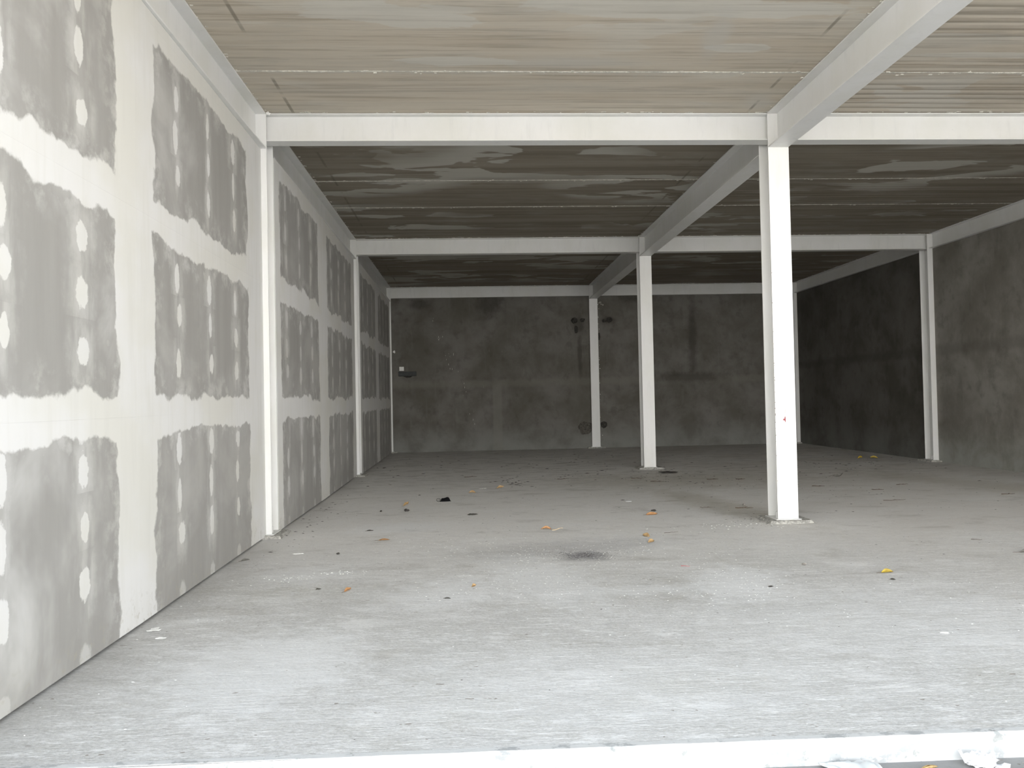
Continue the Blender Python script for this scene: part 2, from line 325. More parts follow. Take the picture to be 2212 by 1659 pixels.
def tag(o, label, cat, group=None, kind=None):
    o['label'] = label
    if cat: o['category'] = cat
    if group: o['group'] = group
    if kind: o['kind'] = kind
    return o
def struct(o, label=None):
    o['kind'] = 'structure'
    if label: o['label'] = label
    return o
def tube(bm, pts, rad, seg=6):
    rings = []
    n = len(pts)
    for i, p in enumerate(pts):
        p = Vector(p); a = Vector(pts[max(0, i-1)]); b = Vector(pts[min(n-1, i+1)]); d = (b-a).normalized()
        s = d.cross(Vector((0, 0, 1)));  s = Vector((1, 0, 0)) if s.length < 1e-4 else s.normalized(); t = s.cross(d)
        r = rad(i/(n-1)) if callable(rad) else rad
        rings.append([bm.verts.new(p+s*r*math.cos(2*PI*k/seg)+t*r*math.sin(2*PI*k/seg)) for k in range(seg)])
    for i in range(n-1):
        for k in range(seg): bm.faces.new((rings[i][k], rings[i][(k+1) % seg], rings[i+1][(k+1) % seg], rings[i+1][k]))
    bm.faces.new(rings[0][::-1]); bm.faces.new(rings[-1])
def lump(bm, c, r, seed=0, sub=1, amp=.35):
    g = bmesh.ops.create_icosphere(bm, subdivisions=sub, radius=1.0)
    for v in g['verts']:
        k = 1+amp*mnoise.noise(v.co*1.7+Vector((seed*3.1, seed, 0)))*2
        v.co = Vector((c[0]+v.co.x*k*r[0], c[1]+v.co.y*k*r[1], c[2]+v.co.z*k*r[2]))

# ------------------------------------------------------------------ setting: ground, floor, walls, ceiling
YF = 2.80; ZG = -.09; ZT = 4.02
struct(bx('ground', (-40, 40, -45, 30, ZG-.2, ZG), GROUND), 'pale dusty concrete apron outside, below the white kerb')
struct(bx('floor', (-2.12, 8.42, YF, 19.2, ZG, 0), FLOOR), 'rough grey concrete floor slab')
# white painted kerb at the slab edge, with a chipped rounded arris
bm = bmesh.new(); rng = random.Random(4); prof = []; N = 270
for i in range(N+1):
    x = -2.6+i*.042; j = .004*mnoise.noise(Vector((x*5, 0, 0)))+rng.uniform(-.0012, .0012); q = max(0, mnoise.noise(Vector((x*2.3, 4, 0)))-.25)*.02
    y0 = 2.79-.0123*x+(.0 if True else 0)
    prof.append([bm.verts.new(p) for p in ((x, y0+.035, .0015), (x, y0+.006+j, .0015-q*.3), (x, y0-.004-j, -.008-q), (x, y0-.006+j*.6, -.05), (x, y0-.008+j*.5, ZG-.01))])
for i in range(N):
    for k in range(4): bm.faces.new((prof[i][k], prof[i][k+1], prof[i+1][k+1], prof[i+1][k]))
struct(link('trim_1', bm, CURB, smooth=False), 'white painted kerb face along the front edge of the slab')

# left wall: blockwork behind, taped drywall boards in front
wl = struct(empty('wall_left', (0, 0, 0)), 'left wall of grey drywall boards with white taped joints and screw dabs')
bx('block_backing', (-2.30, -2.13, 2.2, 19.3, ZG, 4.3), BLOCK, wl)
BOARDS = [  # y0, y1, x0, x1
    (2.86, 4.57, -1.905, -1.905), (4.57, 7.418, -1.905, -1.938), (7.70, 10.2, -1.885, -1.893), (10.2, 13.218, -1.893, -1.93), (13.50, 16.05, -1.885, -1.893), (16.05, 18.98, -1.893, -1.92)]
ROWS = ((.016, 1.2), (1.2, 2.4), (2.4, 3.6), (3.6, 3.672))
g = .00012
for (ya, yb, xa, xb) in BOARDS:
    for (za, zb) in ROWS:
        bm = bmesh.new(); ya2, yb2 = ya+g, yb-g
        v = [bm.verts.new(p) for p in ((xa-.0125, ya2, za+g), (xa, ya2, za+g), (xb, yb2, za+g), (xb-.0125, yb2, za+g), (xa-.0125, ya2, zb-g), (xa, ya2, zb-g), (xb, yb2, zb-g), (xb-.0125, yb2, zb-g))]
        for q in ((3, 2, 1, 0), (4, 5, 6, 7), (0, 1, 5, 4), (1, 2, 6, 5), (2, 3, 7, 6), (3, 0, 4, 7)): bm.faces.new([v[i] for i in q])
        link('drywall_board', bm, DRY, wl)
for (ya, yb) in ((2.86, 7.41), (7.70, 13.21), (13.5, 18.98)): bx('floor_track', (-2.0, -1.955, ya, yb, .0, .035), TRACK, wl)
bx('edge_bead', (-1.99, -1.903, 2.835, 2.862, .01, 3.672), DRY, wl)

# back wall in two rendered bays
wb = struct(empty('wall_back', (0, 18.99, 0)), 'dark cement rendered back wall with stains'); wb.location = (0, 0, 0)
bx('render_bay', (-1.985, 3.062, 18.99, 19.10, 0, 3.752), BACK, wb); bx('render_bay', (3.078, 8.19, 18.99, 19.10, 0, 3.752), BACK, wb)
bx('block_backing', (-2.13, 8.45, 19.20, 19.35, ZG, 4.3), BLOCK, wb)
# right wall in rendered bays
wr = struct(empty('wall_right', (0, 0, 0)), 'dark cement rendered right wall')
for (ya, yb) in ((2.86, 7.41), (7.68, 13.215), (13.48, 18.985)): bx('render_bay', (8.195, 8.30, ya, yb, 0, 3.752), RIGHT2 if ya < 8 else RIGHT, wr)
bx('block_backing', (8.42, 8.55, 2.2, 19.3, ZG, 4.3), BLOCK, wr)

# ceiling: precast planks with grouted joints, slab above
ce = struct(empty('ceiling', (0, 0, 0)), 'board-marked concrete soffit in planks running across the hall')
bx('roof_slab', (-2.3, 8.55, 1.48, 19.35, ZT+.055, 4.35), BLOCK, ce)
ys = [1.5, 3.2, 4.85, 6.49, 8.12, 9.75, 11.1, 13.35, 14.7, 16.1, 17.5, 19.18]
rng = random.Random(8)
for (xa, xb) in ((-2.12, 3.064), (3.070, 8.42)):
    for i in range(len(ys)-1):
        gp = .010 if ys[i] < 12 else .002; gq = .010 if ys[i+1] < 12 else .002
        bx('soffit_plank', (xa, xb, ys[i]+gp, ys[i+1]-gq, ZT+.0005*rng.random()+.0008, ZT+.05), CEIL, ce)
bm = bmesh.new(); rng = random.Random(11)
for jy in ys[1:7]:
    x = -2.12
    while x < 8.4:
        l = rng.uniform(.05, .5); wd = rng.uniform(.006, .0095); box(bm, x, x+l, jy-rng.uniform(.003, .009), jy+wd, ZT+rng.uniform(-.003, .001), ZT+.052); x += l
ob = link('joint_grout', bm, GROUT, ce); ob['kind'] = 'stuff'
# rags of grout hanging at the plank joints and beam edges
bm = bmesh.new()
for k in range(900):
    if k % 3 == 0: x, y = rng.uniform(-1.8, 8.1), rng.choice(ys[3:7])+rng.gauss(.012, .02)
    elif k % 3 == 1: x, y = rng.choice((-1.877, 2.965, 3.176, 8.12))+rng.gauss(0, .006), rng.uniform(4.5, 18.8)
    else: x, y = rng.uniform(-1.8, 8.1), rng.choice((7.43, 13.23, 18.93))-abs(rng.gauss(0, .012))
    s = rng.uniform(.003, .010); box(bm, x-s*rng.uniform(.6, 3), x+s*rng.uniform(.6, 3), y-s*.8, y+s*.8, ZT-s*rng.uniform(.1, .5), ZT+.004)
ob = link('grout_crumbs', bm, GROUT, ce); ob['kind'] = 'stuff'

# ------------------------------------------------------------------ steel frame
XC = {'l': -1.987, 'm': 3.07, 'r': 8.205}; Y1, Y2, Y3 = 7.42, 13.222, 18.92; D = .252
def column(xc, y, label, pad=True, marks=False):
    t = tag(empty('steel_column', (xc, y+D/2, 0)), label, 'column', 'white steel columns of the frame')
    hw = .103
    for s in (0, 1):
        y0 = -D/2 if s == 0 else D/2-.012
        bx('flange', (-hw, hw, y0, y0+.012, .0325, ZT-.004), STEEL, t, .0012)
    bx('web', (-.005, .005, -D/2+.0125, D/2-.0125, .0325, ZT-.004), STEEL, t)
    for s in (-1, 1):                                               # gussets welded at the foot
        bm = bmesh.new(); x0, x1 = (.0055, .095) if s > 0 else (-.095, -.0055)
        pts = [(x0, .033), (x1, .033), (x1, .09), (x0, .16)] if s > 0 else [(x0, .033), (x1, .033), (x1, .16), (x0, .09)]
        a = [bm.verts.new((p[0], -.055, p[1])) for p in pts]; b = [bm.verts.new((p[0], -.045, p[1])) for p in pts]
        bm.faces.new(a); bm.faces.new(b[::-1])
        for i in range(4): bm.faces.new((a[i], b[i], b[(i+1) % 4], a[(i+1) % 4]))
        bmesh.ops.recalc_face_normals(bm, faces=bm.faces); link('gusset', bm, STEEL, t)
    bx('base_plate', (-.125, .125, -D/2-.02, D/2+.02, .022, .032), STEEL, t, .002)
    # irregular grout pad under the plate
    bm = bmesh.new(); n = 14; rg = random.Random(int(y*7+xc*3)); mid = abs(xc-3.07) < .1
    w0, w1 = (-.19, .20) if mid else ((-.14, .185) if xc < 0 else (-.185, .14))
    rings = []
    for (zz, off) in ((-.004, .034), (.014, .022), (.026, .006)):
        ring = []
        for i in range(4*n):
            sd, q = divmod(i, n); q = q/n
            px, py = ((w0+(w1-w0)*q, -D/2-.07), (w1, -D/2-.07+(D+.12)*q), (w1-(w1-w0)*q, D/2+.05), (w0, D/2+.05-(D+.12)*q))[sd]
            k = 1+.07*mnoise.noise(Vector((px*14+y, py*14, xc))); c = Vector((px*k, py*k, 0)); c += c.normalized()*off
            ring.append(bm.verts.new((c.x, c.y, zz+.004*mnoise.noise(Vector((px*25, py*25, y))))))
        rings.append(ring)
    for a, b in zip(rings, rings[1:]):
        for i in range(4*n): bm.faces.new((a[i], a[(i+1) % (4*n)], b[(i+1) % (4*n)], b[i]))
    bm.faces.new(rings[-1]); link('grout_pad', bm, PAD, t)
    if marks:                                                       # red mark and rust nicks on the front flange
        bm = bmesh.new()
        poly = [(-.030, 0), (-.018, .016), (-.010, .012), (-.012, .024), (-.004, .040), (-.001, .024), (.000, -.016), (-.006, -.022), (-.010, -.006)]
        bm.faces.new([bm.verts.new((p[0], -D/2-.0012, .995+p[1])) for p in poly][::-1])
        bm.faces.new([bm.verts.new((p[0], -D/2-.0012, 1.065+p[1])) for p in ((-.006, 0), (-.004, .034), (-.0015, .034), (-.003, 0))][::-1])
        link('red_mark', bm, REDM, t)['label'] = 'small dull red paint smear'
        bm = bmesh.new(); rg = random.Random(3)
        for k in range(26):
            z = rg.choice((rg.uniform(.75, 1.35), rg.uniform(.3, 2.6))); s = rg.uniform(.0015, .004)
            lump(bm, (-hw+rg.uniform(0, .006), -D/2-.0005, z), (s, .001, s*1.4), k, 1)
        link('rust_nicks', bm, TWIG, t)['kind'] = 'stuff'
    return t
column(XC['l'], Y1, 'white steel column against the left drywall, nearest of that wall')
column(XC['m'], Y1, 'tall white steel column standing free in the foreground, red mark on its face', marks=True)
column(XC['r'], Y1, 'white steel column of the right wall in the nearest row, outside the picture')
column(XC['l'], Y2, 'white steel column against the left drywall, second from the entrance')
column(XC['m'], Y2, 'white steel column standing free in the middle row of the hall')
column(XC['r'], Y2, 'white steel column half set into the dark right wall, in full view')
column(XC['l'], Y3, 'white steel column in the far left corner where drywall meets back wall')
column(XC['m'], Y3, 'white steel column set in the middle of the dark back wall')
column(XC['r'], Y3, 'white steel column in the far right corner, mostly behind the foreground column')

def ibeam(p0, p1, z0, w, tf, tw, label, group, along='x', web_only=False):
    # p0,p1 along the axis, c across
    t = tag(empty('steel_beam', (p0[0], p0[1], z0)), label, 'beam', group)
    L = (p1[0]-p0[0]) if along == 'x' else (p1[1]-p0[1]); H = ZT-.0015-z0
    def b(nm, u0, u1, za, zb, bev=0):
        d = (0, L, u0, u1, za, zb) if along == 'x' else (u0, u1, 0, L, za, zb)
        return bx(nm, d, STEEL, t, bev)
    b('bottom_flange', -w/2, w/2, 0, tf, .001); b('top_flange', -w/2, w/2, H-tf, H, .001); b('web', -tw/2, tw/2, tf, H-tf)
    # fillet weld beads along the web
    return t
CB = 'crossbeams from column to column'; LB = 'long beams running into the hall'
for yy, nm in ((Y1, 'nearest'), (Y2, 'middle'), (Y3, 'far')):
    yc = yy+.014+.0755
    where = {'nearest': 'in the nearest row', 'middle': 'in the middle row', 'far': 'along the top of the back wall'}[nm]
    ibeam((XC['l']+.006, yc), (XC['m']-.006, yc), 3.752, .15, .011, .007, 'white steel crossbeam %s, left bay' % where, CB)
    ibeam((XC['m']+.006, yc), (XC['r']-.006, yc), 3.752, .15, .011, .007, 'white steel crossbeam %s, right bay' % where, CB)
for ya, yb, nm in ((1.5, Y1-.001, 'foreground bay'), (Y1+D+.001, Y2-.001, 'middle bay'), (Y2+D+.001, Y3-.001, 'far bay')):
    ibeam((XC['l'], ya), (XC['l'], yb), 3.674, .2, .013, .008, 'deep white steel beam on top of the left drywall, %s' % nm, LB, 'y')
    ibeam((XC['m'], ya), (XC['m'], yb), 3.674, .2, .013, .008, 'deep white steel beam over the middle of the hall, %s' % nm, LB, 'y')
    ibeam((XC['r'], ya), (XC['r'], yb), 3.754, .15, .011, .007, 'white steel beam on top of the right wall, %s' % nm, LB, 'y')

# ------------------------------------------------------------------ on the back wall
t = tag(empty('wall_switch', (-1.655, 18.99, 2.035)), 'small white square switch plate on the back wall', 'switch')
bx('plate', (-.055, .055, -.012, -.0005, -.05, .05), PLAST, t, .003); bx('rocker', (-.03, .03, -.016, -.0125, -.03, .03), PLAST, t, .002)
t = tag(empty('junction_box', (-1.515, 18.99, 1.91)), 'long dark metal box on the back wall below the white switch', 'box')
bx('case', (-.215, .215, -.045, -.0005, -.055, .055), BOXM, t, .004); bx('cover_rim', (-.205, .205, -.050, -.0455, -.045, .045), BOXM, t, .003)
bm = bmesh.new(); a = [bm.verts.new((x, -.035, z)) for x, z in ((-.11, -.056), (.11, -.056), (.09, -.085), (.03, -.095), (-.02, -.098))]; b = [bm.verts.new((v.co.x, -.001, v.co.z)) for v in a]
bm.faces.new(a); bm.faces.new(b[::-1])
for i in range(5): bm.faces.new((a[i], b[i], b[(i+1) % 5], a[(i+1) % 5]))
bmesh.ops.recalc_face_normals(bm, faces=bm.faces); link('box_shadow', bm, DARKHOLE, t)  # dark wedge modelled as the shadow under the box
bm = bmesh.new(); lump(bm, (0, 0, 0), (.03, .012, .03), 5, 2, .5)
tag(link('plaster_lump', bm, CRUMB, loc=(-1.83, 18.985, 2.45)), 'small white plaster lump stuck high on the back wall by the corner', 'plaster')
def hole(x, z, rx, rz, seed, rings=True):
    bm = bmesh.new(); rg = random.Random(seed)
    n = 26; vs = []
    for (k, yy) in ((1.0, -.0015), (.86, -.010), (.55, -.004), (.25, -.0015)):
        vs.append([bm.verts.new((x+rx*k*(1+.28*mnoise.noise(Vector((math.cos(a)*1.6, math.sin(a)*1.6, seed))))*math.cos(a), 18.99+yy+rg.uniform(-.003, 0), z+rz*k*(1+.28*mnoise.noise(Vector((math.cos(a)*1.6, math.sin(a)*1.6, seed+5))))*math.sin(a))) for a in [2*PI*i/n for i in range(n)]])
    for a, b in zip(vs, vs[1:]):
        for i in range(n): bm.faces.new((a[i], a[(i+1) % n], b[(i+1) % n], b[i]))
    bm.faces.new(vs[-1]); bmesh.ops.recalc_face_normals(bm, faces=bm.faces)
    link('broken_patch', bm, CHIP if rx > .1 else DARKHOLE, wb)
for a in ((2.60, 3.15, .085, .07, 1), (2.80, 3.16, .06, .05, 2), (2.64, 2.93, .045, .09, 3), (3.34, 3.13, .06, .04, 4), (3.47, 3.16, .08, .065, 5), (2.82, .50, .18, .17, 6), (3.28, .57, .08, .08, 7), (3.205, 2.75, .03, .09, 8), (2.96, .55, .05, .06, 9)): hole(*a)
bm = bmesh.new(); rg = random.Random(2)
for k in range(60):
    if k < 20: x, z = 3.185+rg.uniform(0, .03), rg.uniform(.3, 3.6)
    elif k < 32: x, z = 3.24+rg.uniform(-.03, .09), 3.55+rg.uniform(-.05, .05)
    elif k < 36: x, z = 3.22+rg.uniform(0, .02), rg.uniform(.3, .5)
    else: x, z = rg.uniform(-.9, .1)*1.0+0, 0; z = 3.4-(x+.9)*2.6+rg.uniform(-.3, .3)
    s = rg.uniform(.004, .010); lump(bm, (x, 18.988, z), (s*(.5 if k > 35 else 1), .003, s*(3 if k > 35 else 1.3)), k, 1)
link('mortar_splashes', bm, CRUMB if False else GROUT, wb)['kind'] = 'stuff'

# ------------------------------------------------------------------ things lying about
def leaf(x, y, L, W, rz, mat, label, fold=.5, bend=.3, tip=0.0, stem=.03, z=0.0, curl=0.0, tilt=.75, group='dry leaves on the concrete'):
    t = tag(empty('fallen_leaf', (x, y, z), rz), label, 'leaf', group)
    bm = bmesh.new(); nu, nv = 14, 6; rows = []
    pts = []
    for i in range(nu+1):
        u = i/nu; wd = W*.5*max(.02, math.sin(PI*min(1, u*1.02+.0))**.75*(1-.25*u)); row = []
        zc = bend*L*(math.sin(PI*u))*.25+tip*L*max(0, u-.6)**1.5
        for k in range(nv+1):
            v = (k/nv-.5)*2; ang = fold*abs(v)+curl*abs(v)**2*1.8
            yy = math.copysign(wd*abs(v)*math.cos(ang), v); zz = wd*abs(v)*math.sin(ang)
            zz += .06*W*mnoise.noise(Vector((u*5, v*2, x*9)))
            sg = 1 if math.cos(rz) >= 0 else -1; ct, st_ = math.cos(tilt*.8), math.sin(tilt*.8)*sg
            row.append(((u-.5)*L, yy*ct-zz*st_, zc+yy*st_+zz*ct))
        pts.append(row)
    mz = min(p[2] for r in pts for p in r)
    for r in pts: rows.append([bm.verts.new((p[0], p[1], p[2]-mz+.0012)) for p in r])
    for i in range(nu):
        for k in range(nv): bm.faces.new((rows[i][k], rows[i+1][k], rows[i+1][k+1], rows[i][k+1]))
    o = link('blade', bm, mat, t, True); md = o.modifiers.new('thickness', 'SOLIDIFY'); md.thickness = .0007
    c0 = pts[0][nv//2]
    bm = bmesh.new(); tube(bm, [(-.5*L-stem*q, .12*stem*math.sin(q*3), max(.0016, (c0[2]-mz)*(1-q)+.0015)) for q in (-.15, .2, .45, .7, 1)], lambda q: .0016-.0006*q, 6); link('stem', bm, TWIG, t)
    return t
leaf(-.797, 9.396, .125, .055, 1.1, L_TAN, 'tan leaf standing half curled, left of the black face mask', .9, .5, 1.2, .035)
leaf(.00, 10.461, .10, .05, 2.9, L_TAN, 'tan leaf with a long raised stem, just behind and right of the face mask', .8, .5, .0, .06)
leaf(.398, 10.911, .11, .065, .3, L_YEL if False else L_TAN, 'golden-tan cupped leaf, farthest of the leaves on the middle of the floor', .7, .5, .9, .02)
leaf(-.803, 7.099, .105, .045, .15, L_OR, 'flat orange-rimmed leaf nearest the pale dust patch at left', .35, .15, 0, .035, tilt=.12)
leaf(.70, 7.42, .10, .045, 3.0, L_OR, 'orange leaf beside a pale curled strip in mid floor', .7, .5, 0, .04)
leaf(1.892, 8.132, .13, .055, .1, L_OR, 'bright orange leaf lying flat with a black scrap behind it', .35, .25, .3, .03)
leaf(1.55, 6.90, .075, .055, 2.3, L_TAN, 'small round brown leaf, farther of the close pair', .5, .5, .7, .006)
leaf(1.53, 6.62, .07, .05, .5, L_TAN, 'small pale tan leaf, nearer of the close pair', .5, .5, .6, .006)
leaf(-.842, 5.251, .085, .034, 1.15, L_OR, 'narrow orange-brown leaf in the left foreground, stem toward the camera', .7, .3, .3, .03)
leaf(.0, 5.249, .036, .034, .6, L_TAN, 'tiny tan leaf scrap in the centre foreground', .7, .6, .8, .003)
leaf(2.862, 5.25, .092, .042, .08, L_YEL, 'bright yellow leaf with a dark tip at the right foreground', .6, .35, .1, .035)
leaf(7.30, 14.23, .14, .07, .4, L_YEL, 'yellow leaf by the foot of the right wall, left one of two', .8, .5, .4, .03)
leaf(7.53, 14.17, .14, .07, 2.6, L_YEL, 'yellow leaf by the foot of the right wall, right one of two', .8, .5, .4, .03)
leaf(.001, 8.495, .115, .085, .25, L_GRY, 'dark grey diamond-shaped leaf lying flat in mid floor', .05, .05, 0, .004, tilt=.12)
leaf(-1.0, 7.628, .07, .05, .2, L_GRY, 'small dark grey leaf at the edge of the pale dust patch', .1, .1, 0, .01, tilt=.12)
leaf(-1.047, 5.317, .036, .035, .6, L_GRY, 'tiny grey-green leaf scrap left of the narrow orange-brown leaf', .1, .1, 0, .003, tilt=.12)
leaf(-.171, 4.956, .045, .022, -.2, L_GRY, 'slim dark leaf scrap in the white dust at the foreground', .2, .2, 0, .003, tilt=.12)
leaf(2.791, 5.052, .036, .04, -.4, L_GRY, 'grey leaf fragment just in front of the bright yellow leaf', .1, .1, 0, .002, tilt=.12)
leaf(5.445, 11.299, .17, .06, .1, L_GRY, 'dark curled leaf behind and right of the foreground column', .7, -.3, .8, .06)
leaf(1.60, 2.70, .085, .034, .25, L_PALE, 'pale yellow rolled leaf on the ground below the kerb', .9, .2, .1, .012, ZG, .4)
leaf(1.02, 2.695, .05, .04, 1.4, L_OR, 'orange-brown leaf at the bottom edge below the kerb, its tip cut off', .8, .5, .9, .006, ZG)
leaf(4.25, 5.74, .14, .05, -.15, L_GRY, 'dark brown leaf at the right edge of the picture', .5, .3, .3, .05)
leaf(-1.83, 6.36, .07, .03, .5, L_GRY, 'small dark leaf against the foot of the left drywall', .6, .4, .3, .02)

# pale curled strip next to orange leaf
bm = bmesh.new(); tube(bm, [(0, 0, .004), (.03, .004, .003), (.06, .012, .010), (.085, .03, .016), (.11, .035, .012)], lambda q: .004-.0015*q, 6)
tag(link('dry_pod', bm, mat_simple('pale_dry_pod', (.62, .50, .34), .7, .3, 60, .3), loc=(.75, 7.36, 0)), 'pale curled dry pod strip touching the orange leaf in mid floor', 'pod')

# black face mask
t = tag(empty('face_mask', (-.335, 9.70, 0), .12), 'crumpled black cloth face mask with an ear loop on the floor', 'face mask')
bm = bmesh.new(); nu, nv = 28, 12; G = []
for i in range(nu+1):
    u = -1+2*i/nu; row = []
    hgt = .038*math.exp(-((u+.46)/.42)**4)+.050*math.exp(-((u-.40)/.50)**4)
    for k in range(nv+1):
        v = -1+2*k/nv; e = max(0, 1-abs(v)**2.2)
        row.append(bm.verts.new((u*.068, v*.045*(1-.25*u*u), max(.0015, hgt*e*(max(0, 1-abs(u)**6))+.004*mnoise.noise(Vector((u*4, v*4, 1)))*e))))
    G.append(row)
for i in range(nu):
    for k in range(nv): bm.faces.new((G[i][k], G[i+1][k], G[i+1][k+1], G[i][k+1]))
o = link('cloth', bm, BLACK, t, True); md = o.modifiers.new('thickness', 'SOLIDIFY'); md.thickness = .0012
bm = bmesh.new(); tube(bm, [(-.064-.022+.024*math.cos(a), -.01, .020+.018*math.sin(a)) for a in [i*2*PI/18 for i in range(18)]], .0021, 6); link('ear_loop', bm, BLACK, t)

def twig(x, y, L, rz, label, r=.0035, seed=1, branch=True, name='twig', mat=None):
    rg = random.Random(seed); t = tag(empty(name, (x, y, 0), rz), label, name.replace('_', ' '), 'dry twigs on the floor' if name == 'twig' else None)
    pts = [((q-.5)*L, rg.uniform(-.04, .04)*L, r+rg.uniform(0, .006)) for q in [i/6 for i in range(7)]]
    bm = bmesh.new(); tube(bm, pts, lambda q: r*(1-.5*q), 6); link('stalk', bm, mat or TWIG, t)
    if branch:
        p = Vector(pts[3]); bm = bmesh.new(); tube(bm, [p, p+Vector((.12*L, .10*L, .004)), p+Vector((.22*L, .12*L, .003))], lambda q: r*.6*(1-.5*q), 5); link('side_shoot', bm, mat or TWIG, t)
    return t
twig(2.985, 8.40, .20, -.05, 'dark twig with a pebble behind it, left of the foreground column', .005, 1)
twig(2.60, 8.52, .14, -.1, 'faint thin twig left of the dark twig by the foreground column', .0025, 2)
twig(1.813, 7.036, .15, .25, 'long thin grey twig right of the close pair of small leaves', .002, 3, False)
twig(2.50, 11.70, .16, -.25, 'thin twig before the middle-row column, left one', .004, 4)
twig(2.70, 11.20, .20, -.15, 'thin twig before the middle-row column, nearer the camera', .004, 5)
twig(3.55, 11.30, .17, .0, 'dark twig lying right of and before the middle-row column', .005, 6)
twig(4.20, 6.284, .08, -.55, 'short straight stick in the open floor at the right', .0022, 7, False)
twig(4.83, 8.67, .28, .12, 'long bent wiry twig in the right part of the floor', .003, 8)
twig(4.62, 10.15, .16, -.3, 'dark forked twig behind the foreground column, nearer one', .005, 9)
twig(5.75, 10.1, .20, .25, 'arched twig in the scattered litter of the right bay', .004, 10)
twig(6.35, 8.9, .17, .1, 'lone dark twig toward the right edge of the floor', .0045, 11)
twig(5.15, 9.62, .14, -.4, 'small forked twig in the scattered litter of the right bay', .004, 12)
twig(3.95, 11.25, .14, .1, 'short twig left of the foreground column at mid height', .005, 13)
twig(1.40, 11.9, .18, .15, 'thin dark twig on the far floor in line with the back column', .004, 14)
twig(-.02, 12.6, .20, .08, 'thin dark twig on the far floor of the left bay', .004, 15)
twig(1.553, 5.639, .065, -.25, 'short dull red straw piece in the foreground', .0026, 16, False, 'straw', RED)

def bit(name, x, y, r, mat, label, cat, seed=1, z=0, amp=.4, group=None):
    bm = bmesh.new(); lump(bm, (0, 0, 0), r, seed, 2, amp); mz = min(v.co.z for v in bm.verts)
    for v in bm.verts: v.co.z -= mz-.0003
    return tag(link(name, bm, mat, loc=(x, y, z)), label, cat, group)
bit('pebble', 3.05, 8.60, (.022, .018, .010), PEB, 'pale pebble behind the dark twig left of the foreground column', 'pebble', 1)
bit('pebble', 2.407, 5.558, (.014, .012, .009), PEB, 'dark grey pebble in the foreground below the foreground column', 'pebble', 2)
bit('bark_chip', -.749, 8.886, (.027, .02, .014), DARKP, 'dark lumpy bark chip in front of the tan curled leaf', 'bark chip', 3)
bit('bark_chip', -1.039, 8.907, (.014, .012, .008), DARKP, 'small dark round bark chip left of the lumpy one', 'bark chip', 4)
bit('bark_chip', 1.965, 8.355, (.032, .012, .010), DARKP, 'black scrap of bark behind the bright orange leaf', 'bark chip', 5)
bit('bark_chip', 1.926, 4.968, (.015, .008, .004), DARKP, 'thin dark bark chip in the right foreground', 'bark chip', 6)
bit('bark_chip', -1.115, 6.50, (.015, .010, .007), DARKP, 'dark bark chip right of the white plaster strip at left', 'bark chip', 8)
bit('bark_clump', 3.156, 12.424, (.12, .06, .016), DARKP, 'dark clump of crumbled bark right of the middle-row column foot', 'bark', 7, amp=.7)
bit('plaster_strip', -1.465, 6.572, (.045, .012, .004), CRUMB, 'white plaster strip near the left wall column', 'plaster', 9)
bit('plaster_flake', -1.79, 4.47, (.035, .03, .005), CRUMB, 'white plaster flake at the foot of the drywall, left foreground', 'plaster', 10, amp=.7)
bit('plaster_flake', -1.70, 4.31, (.025, .014, .003), CRUMB, 'smaller white plaster flake beside the one at the drywall foot', 'plaster', 11, amp=.6)
bit('plaster_flake', .15, 10.95, (.055, .005, .002), CRUMB, 'white sliver behind the long-stemmed tan leaf', 'plaster', 13, amp=.2)
bit('plaster_flake', 2.424, 3.909, (.022, .010, .003), CRUMB, 'white chip low in the right foreground', 'plaster', 14, amp=.5)
bm = bmesh.new(); box(bm, -.035, .035, -.028, .028, .001, .006, .001)
tag(link('paper_scrap', bm, TISSUE, loc=(1.863, 9.218, 0)), 'small flat white paper scrap in mid floor', 'paper')
bm = bmesh.new(); lump(bm, (0, 0, 0), (.02, .015, .014), 3, 2, .5)
tag(link('foam_lump', bm, CRUMB, loc=(-1.862, 7.405, 4.005)), 'white lump of filler at the corner where left beam meets soffit', 'filler')

# white tissue and thin film by the kerb
t = tag(empty('crumpled_tissue', (1.795, 2.70, ZG), -.25), 'crumpled white tissue on the ground against the kerb, far right', 'tissue')
bm = bmesh.new(); gI = bmesh.ops.create_icosphere(bm, subdivisions=4, radius=1)
for v in gI['verts']:
    n_ = abs(mnoise.noise(v.co*2.1+Vector((3, 1, 2))))*.6+.25*mnoise.noise(v.co*5); k = .8+n_
    v.co = Vector((v.co.x*.055*k, v.co.y*.035*k, max(-.9, v.co.z)*.028*k+.026))
link('wad', bm, TISSUE, t)
bm = bmesh.new(); lump(bm, (.065, -.028, .013), (.026, .02, .013), 8, 2, .6); link('torn_end', bm, TISSUE, t)
bm = bmesh.new(); tube(bm, [(-.048, .0, .012), (-.056, .008, .03), (-.066, .014, .052)], .0055, 8); link('twisted_corner', bm, TISSUE, t)
t = tag(empty('plastic_film', (1.33, 2.69, ZG), .0), 'folded sheet of thin white plastic by the kerb, partly cut by the picture edge', 'plastic sheet')
bm = bmesh.new(); nu, nv = 24, 14; G = []
for i in range(nu+1):
    u = i/nu; row = []
    for k in range(nv+1):
        v = k/nv; hw_ = .008+.085*min(1, u*1.6)
        z = .010+.028*max(0, math.sin(PI*min(1, max(0, (u-.35)/.65))))*math.sin(PI*v)+.012*abs(mnoise.noise(Vector((u*5, v*2.5, 2))))*2*min(1, 3*u+.1)
        row.append(bm.verts.new((-.10+.20*u, .075-.10*u*.2-hw_*2*v+.0, z)))
    G.append(row)
for i in range(nu):
    for k in range(nv): bm.faces.new((G[i][k], G[i+1][k], G[i+1][k+1], G[i][k+1]))
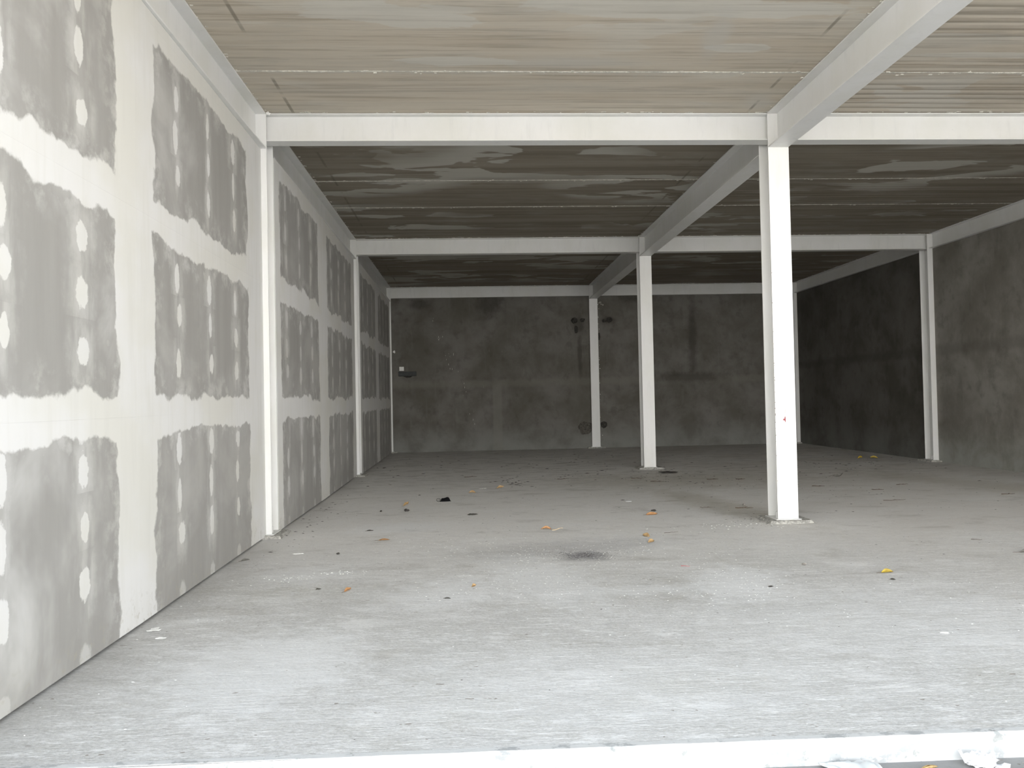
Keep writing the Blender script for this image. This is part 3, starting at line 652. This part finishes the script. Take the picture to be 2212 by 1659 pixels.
o = link('sheet', bm, FILM, t, True); md = o.modifiers.new('thickness', 'SOLIDIFY'); md.thickness = .001

# countless crumbs and specks: one object each
def scatter(name, sets, label):
    bm = bmesh.new()
    for mi, (mat, spots, seed, flat) in enumerate(sets):
        rg = random.Random(seed)
        for (cx, cy, sx, sy, n, s0, s1) in spots:
            for _ in range(n):
                x, y = rg.gauss(cx, sx), rg.gauss(cy, sy)
                if not (-1.85 < x < 8.05 and 2.86 < y < 18.8): continue
                s = rg.uniform(s0, s1); a = rg.uniform(0, PI); e = rg.uniform(1, 2.6); v = []
                for q in range(4):
                    an = a+q*PI/2+rg.uniform(-.3, .3); v.append((x+math.cos(an)*s*e, y+math.sin(an)*s))
                top = bm.verts.new((x, y, s*flat+.0004)); ring = [bm.verts.new((p[0], p[1], .0002)) for p in v]
                for q in range(4): bm.faces.new((ring[q], ring[(q+1) % 4], top)).material_index = mi
    o = link(name, bm, sets[0][0]); o.data.materials.append(sets[1][0]); return tag(o, label, 'debris', None, 'stuff')
SP_W = (
        [(1.75, 5.15, .25, .40, 190, .0008, .0035), (.45, 5.5, .25, .5, 160, .0008, .003), (1.0, 5.0, .8, .3, 90, .001, .0032), (-.2, 5.2, .3, .2, 40, .001, .004), (-1.25, 5.65, .12, .06, 26, .002, .006), (-.95, 5.8, .12, .04, 26, .002, .007),
         (.9, 6.2, .45, .25, 260, .001, .0035), (0, 6.6, .6, .3, 120, .001, .004), (-.9, 7.7, .4, .3, 60, .001, .004), (2.2, 4.4, .8, .5, 60, .001, .0045), (.8, 3.6, 1.6, .5, 50, .001, .003), (-1.6, 4.5, .2, .8, 40, .002, .005), (2.5, 7.3, .5, .1, 60, .002, .006)])
SP_D = (
        [(.86, 6.17, .16, .09, 420, .001, .0045), (5.0, 9.5, 1.2, 1.2, 90, .003, .010), (2.9, 12.0, .5, .5, 60, .004, .014), (3.4, 11.0, 1.0, .6, 50, .004, .012), (1.0, 9.0, 1.6, 1.8, 90, .002, .007), (1.8, 5.6, 1.6, 1.2, 80, .0015, .006), (2, 14, 2.5, 2.0, 160, .005, .022), (6.5, 13.4, .8, .9, 60, .005, .02), (2.75, 7.5, .12, .2, 60, .002, .008), (-1.7, 8.5, .1, 1.2, 50, .003, .012), (.6, 11.7, .15, .3, 40, .005, .018)])
scatter('floor_crumbs', ((CRUMB, SP_W, 5, .5), (DARKP, SP_D, 6, .35)), 'white plaster crumbs and dark grit sprinkled over the concrete floor')
bm = bmesh.new(); rg = random.Random(9)
for k in range(130):
    x, y = rg.uniform(1.25, 2.3), rg.uniform(2.35, 2.77); x = 2.25-abs(x-2.25) if rg.random() < .5 else rg.uniform(1.6, 2.4); s = rg.uniform(.002, .007); a = rg.uniform(0, PI)
    ring = [bm.verts.new((x+math.cos(a+q*PI/2)*s*(2.2 if q % 2 else .7), y+math.sin(a+q*PI/2)*s*(2.2 if q % 2 else .7), ZG+.0004)) for q in range(4)]; tp = bm.verts.new((x, y, ZG+.003))
    for q in range(4): bm.faces.new((ring[q], ring[(q+1) % 4], tp))
tag(link('leaf_litter', bm, PEB, None), 'fine brown leaf litter on the ground below the kerb', 'debris', None, 'stuff')
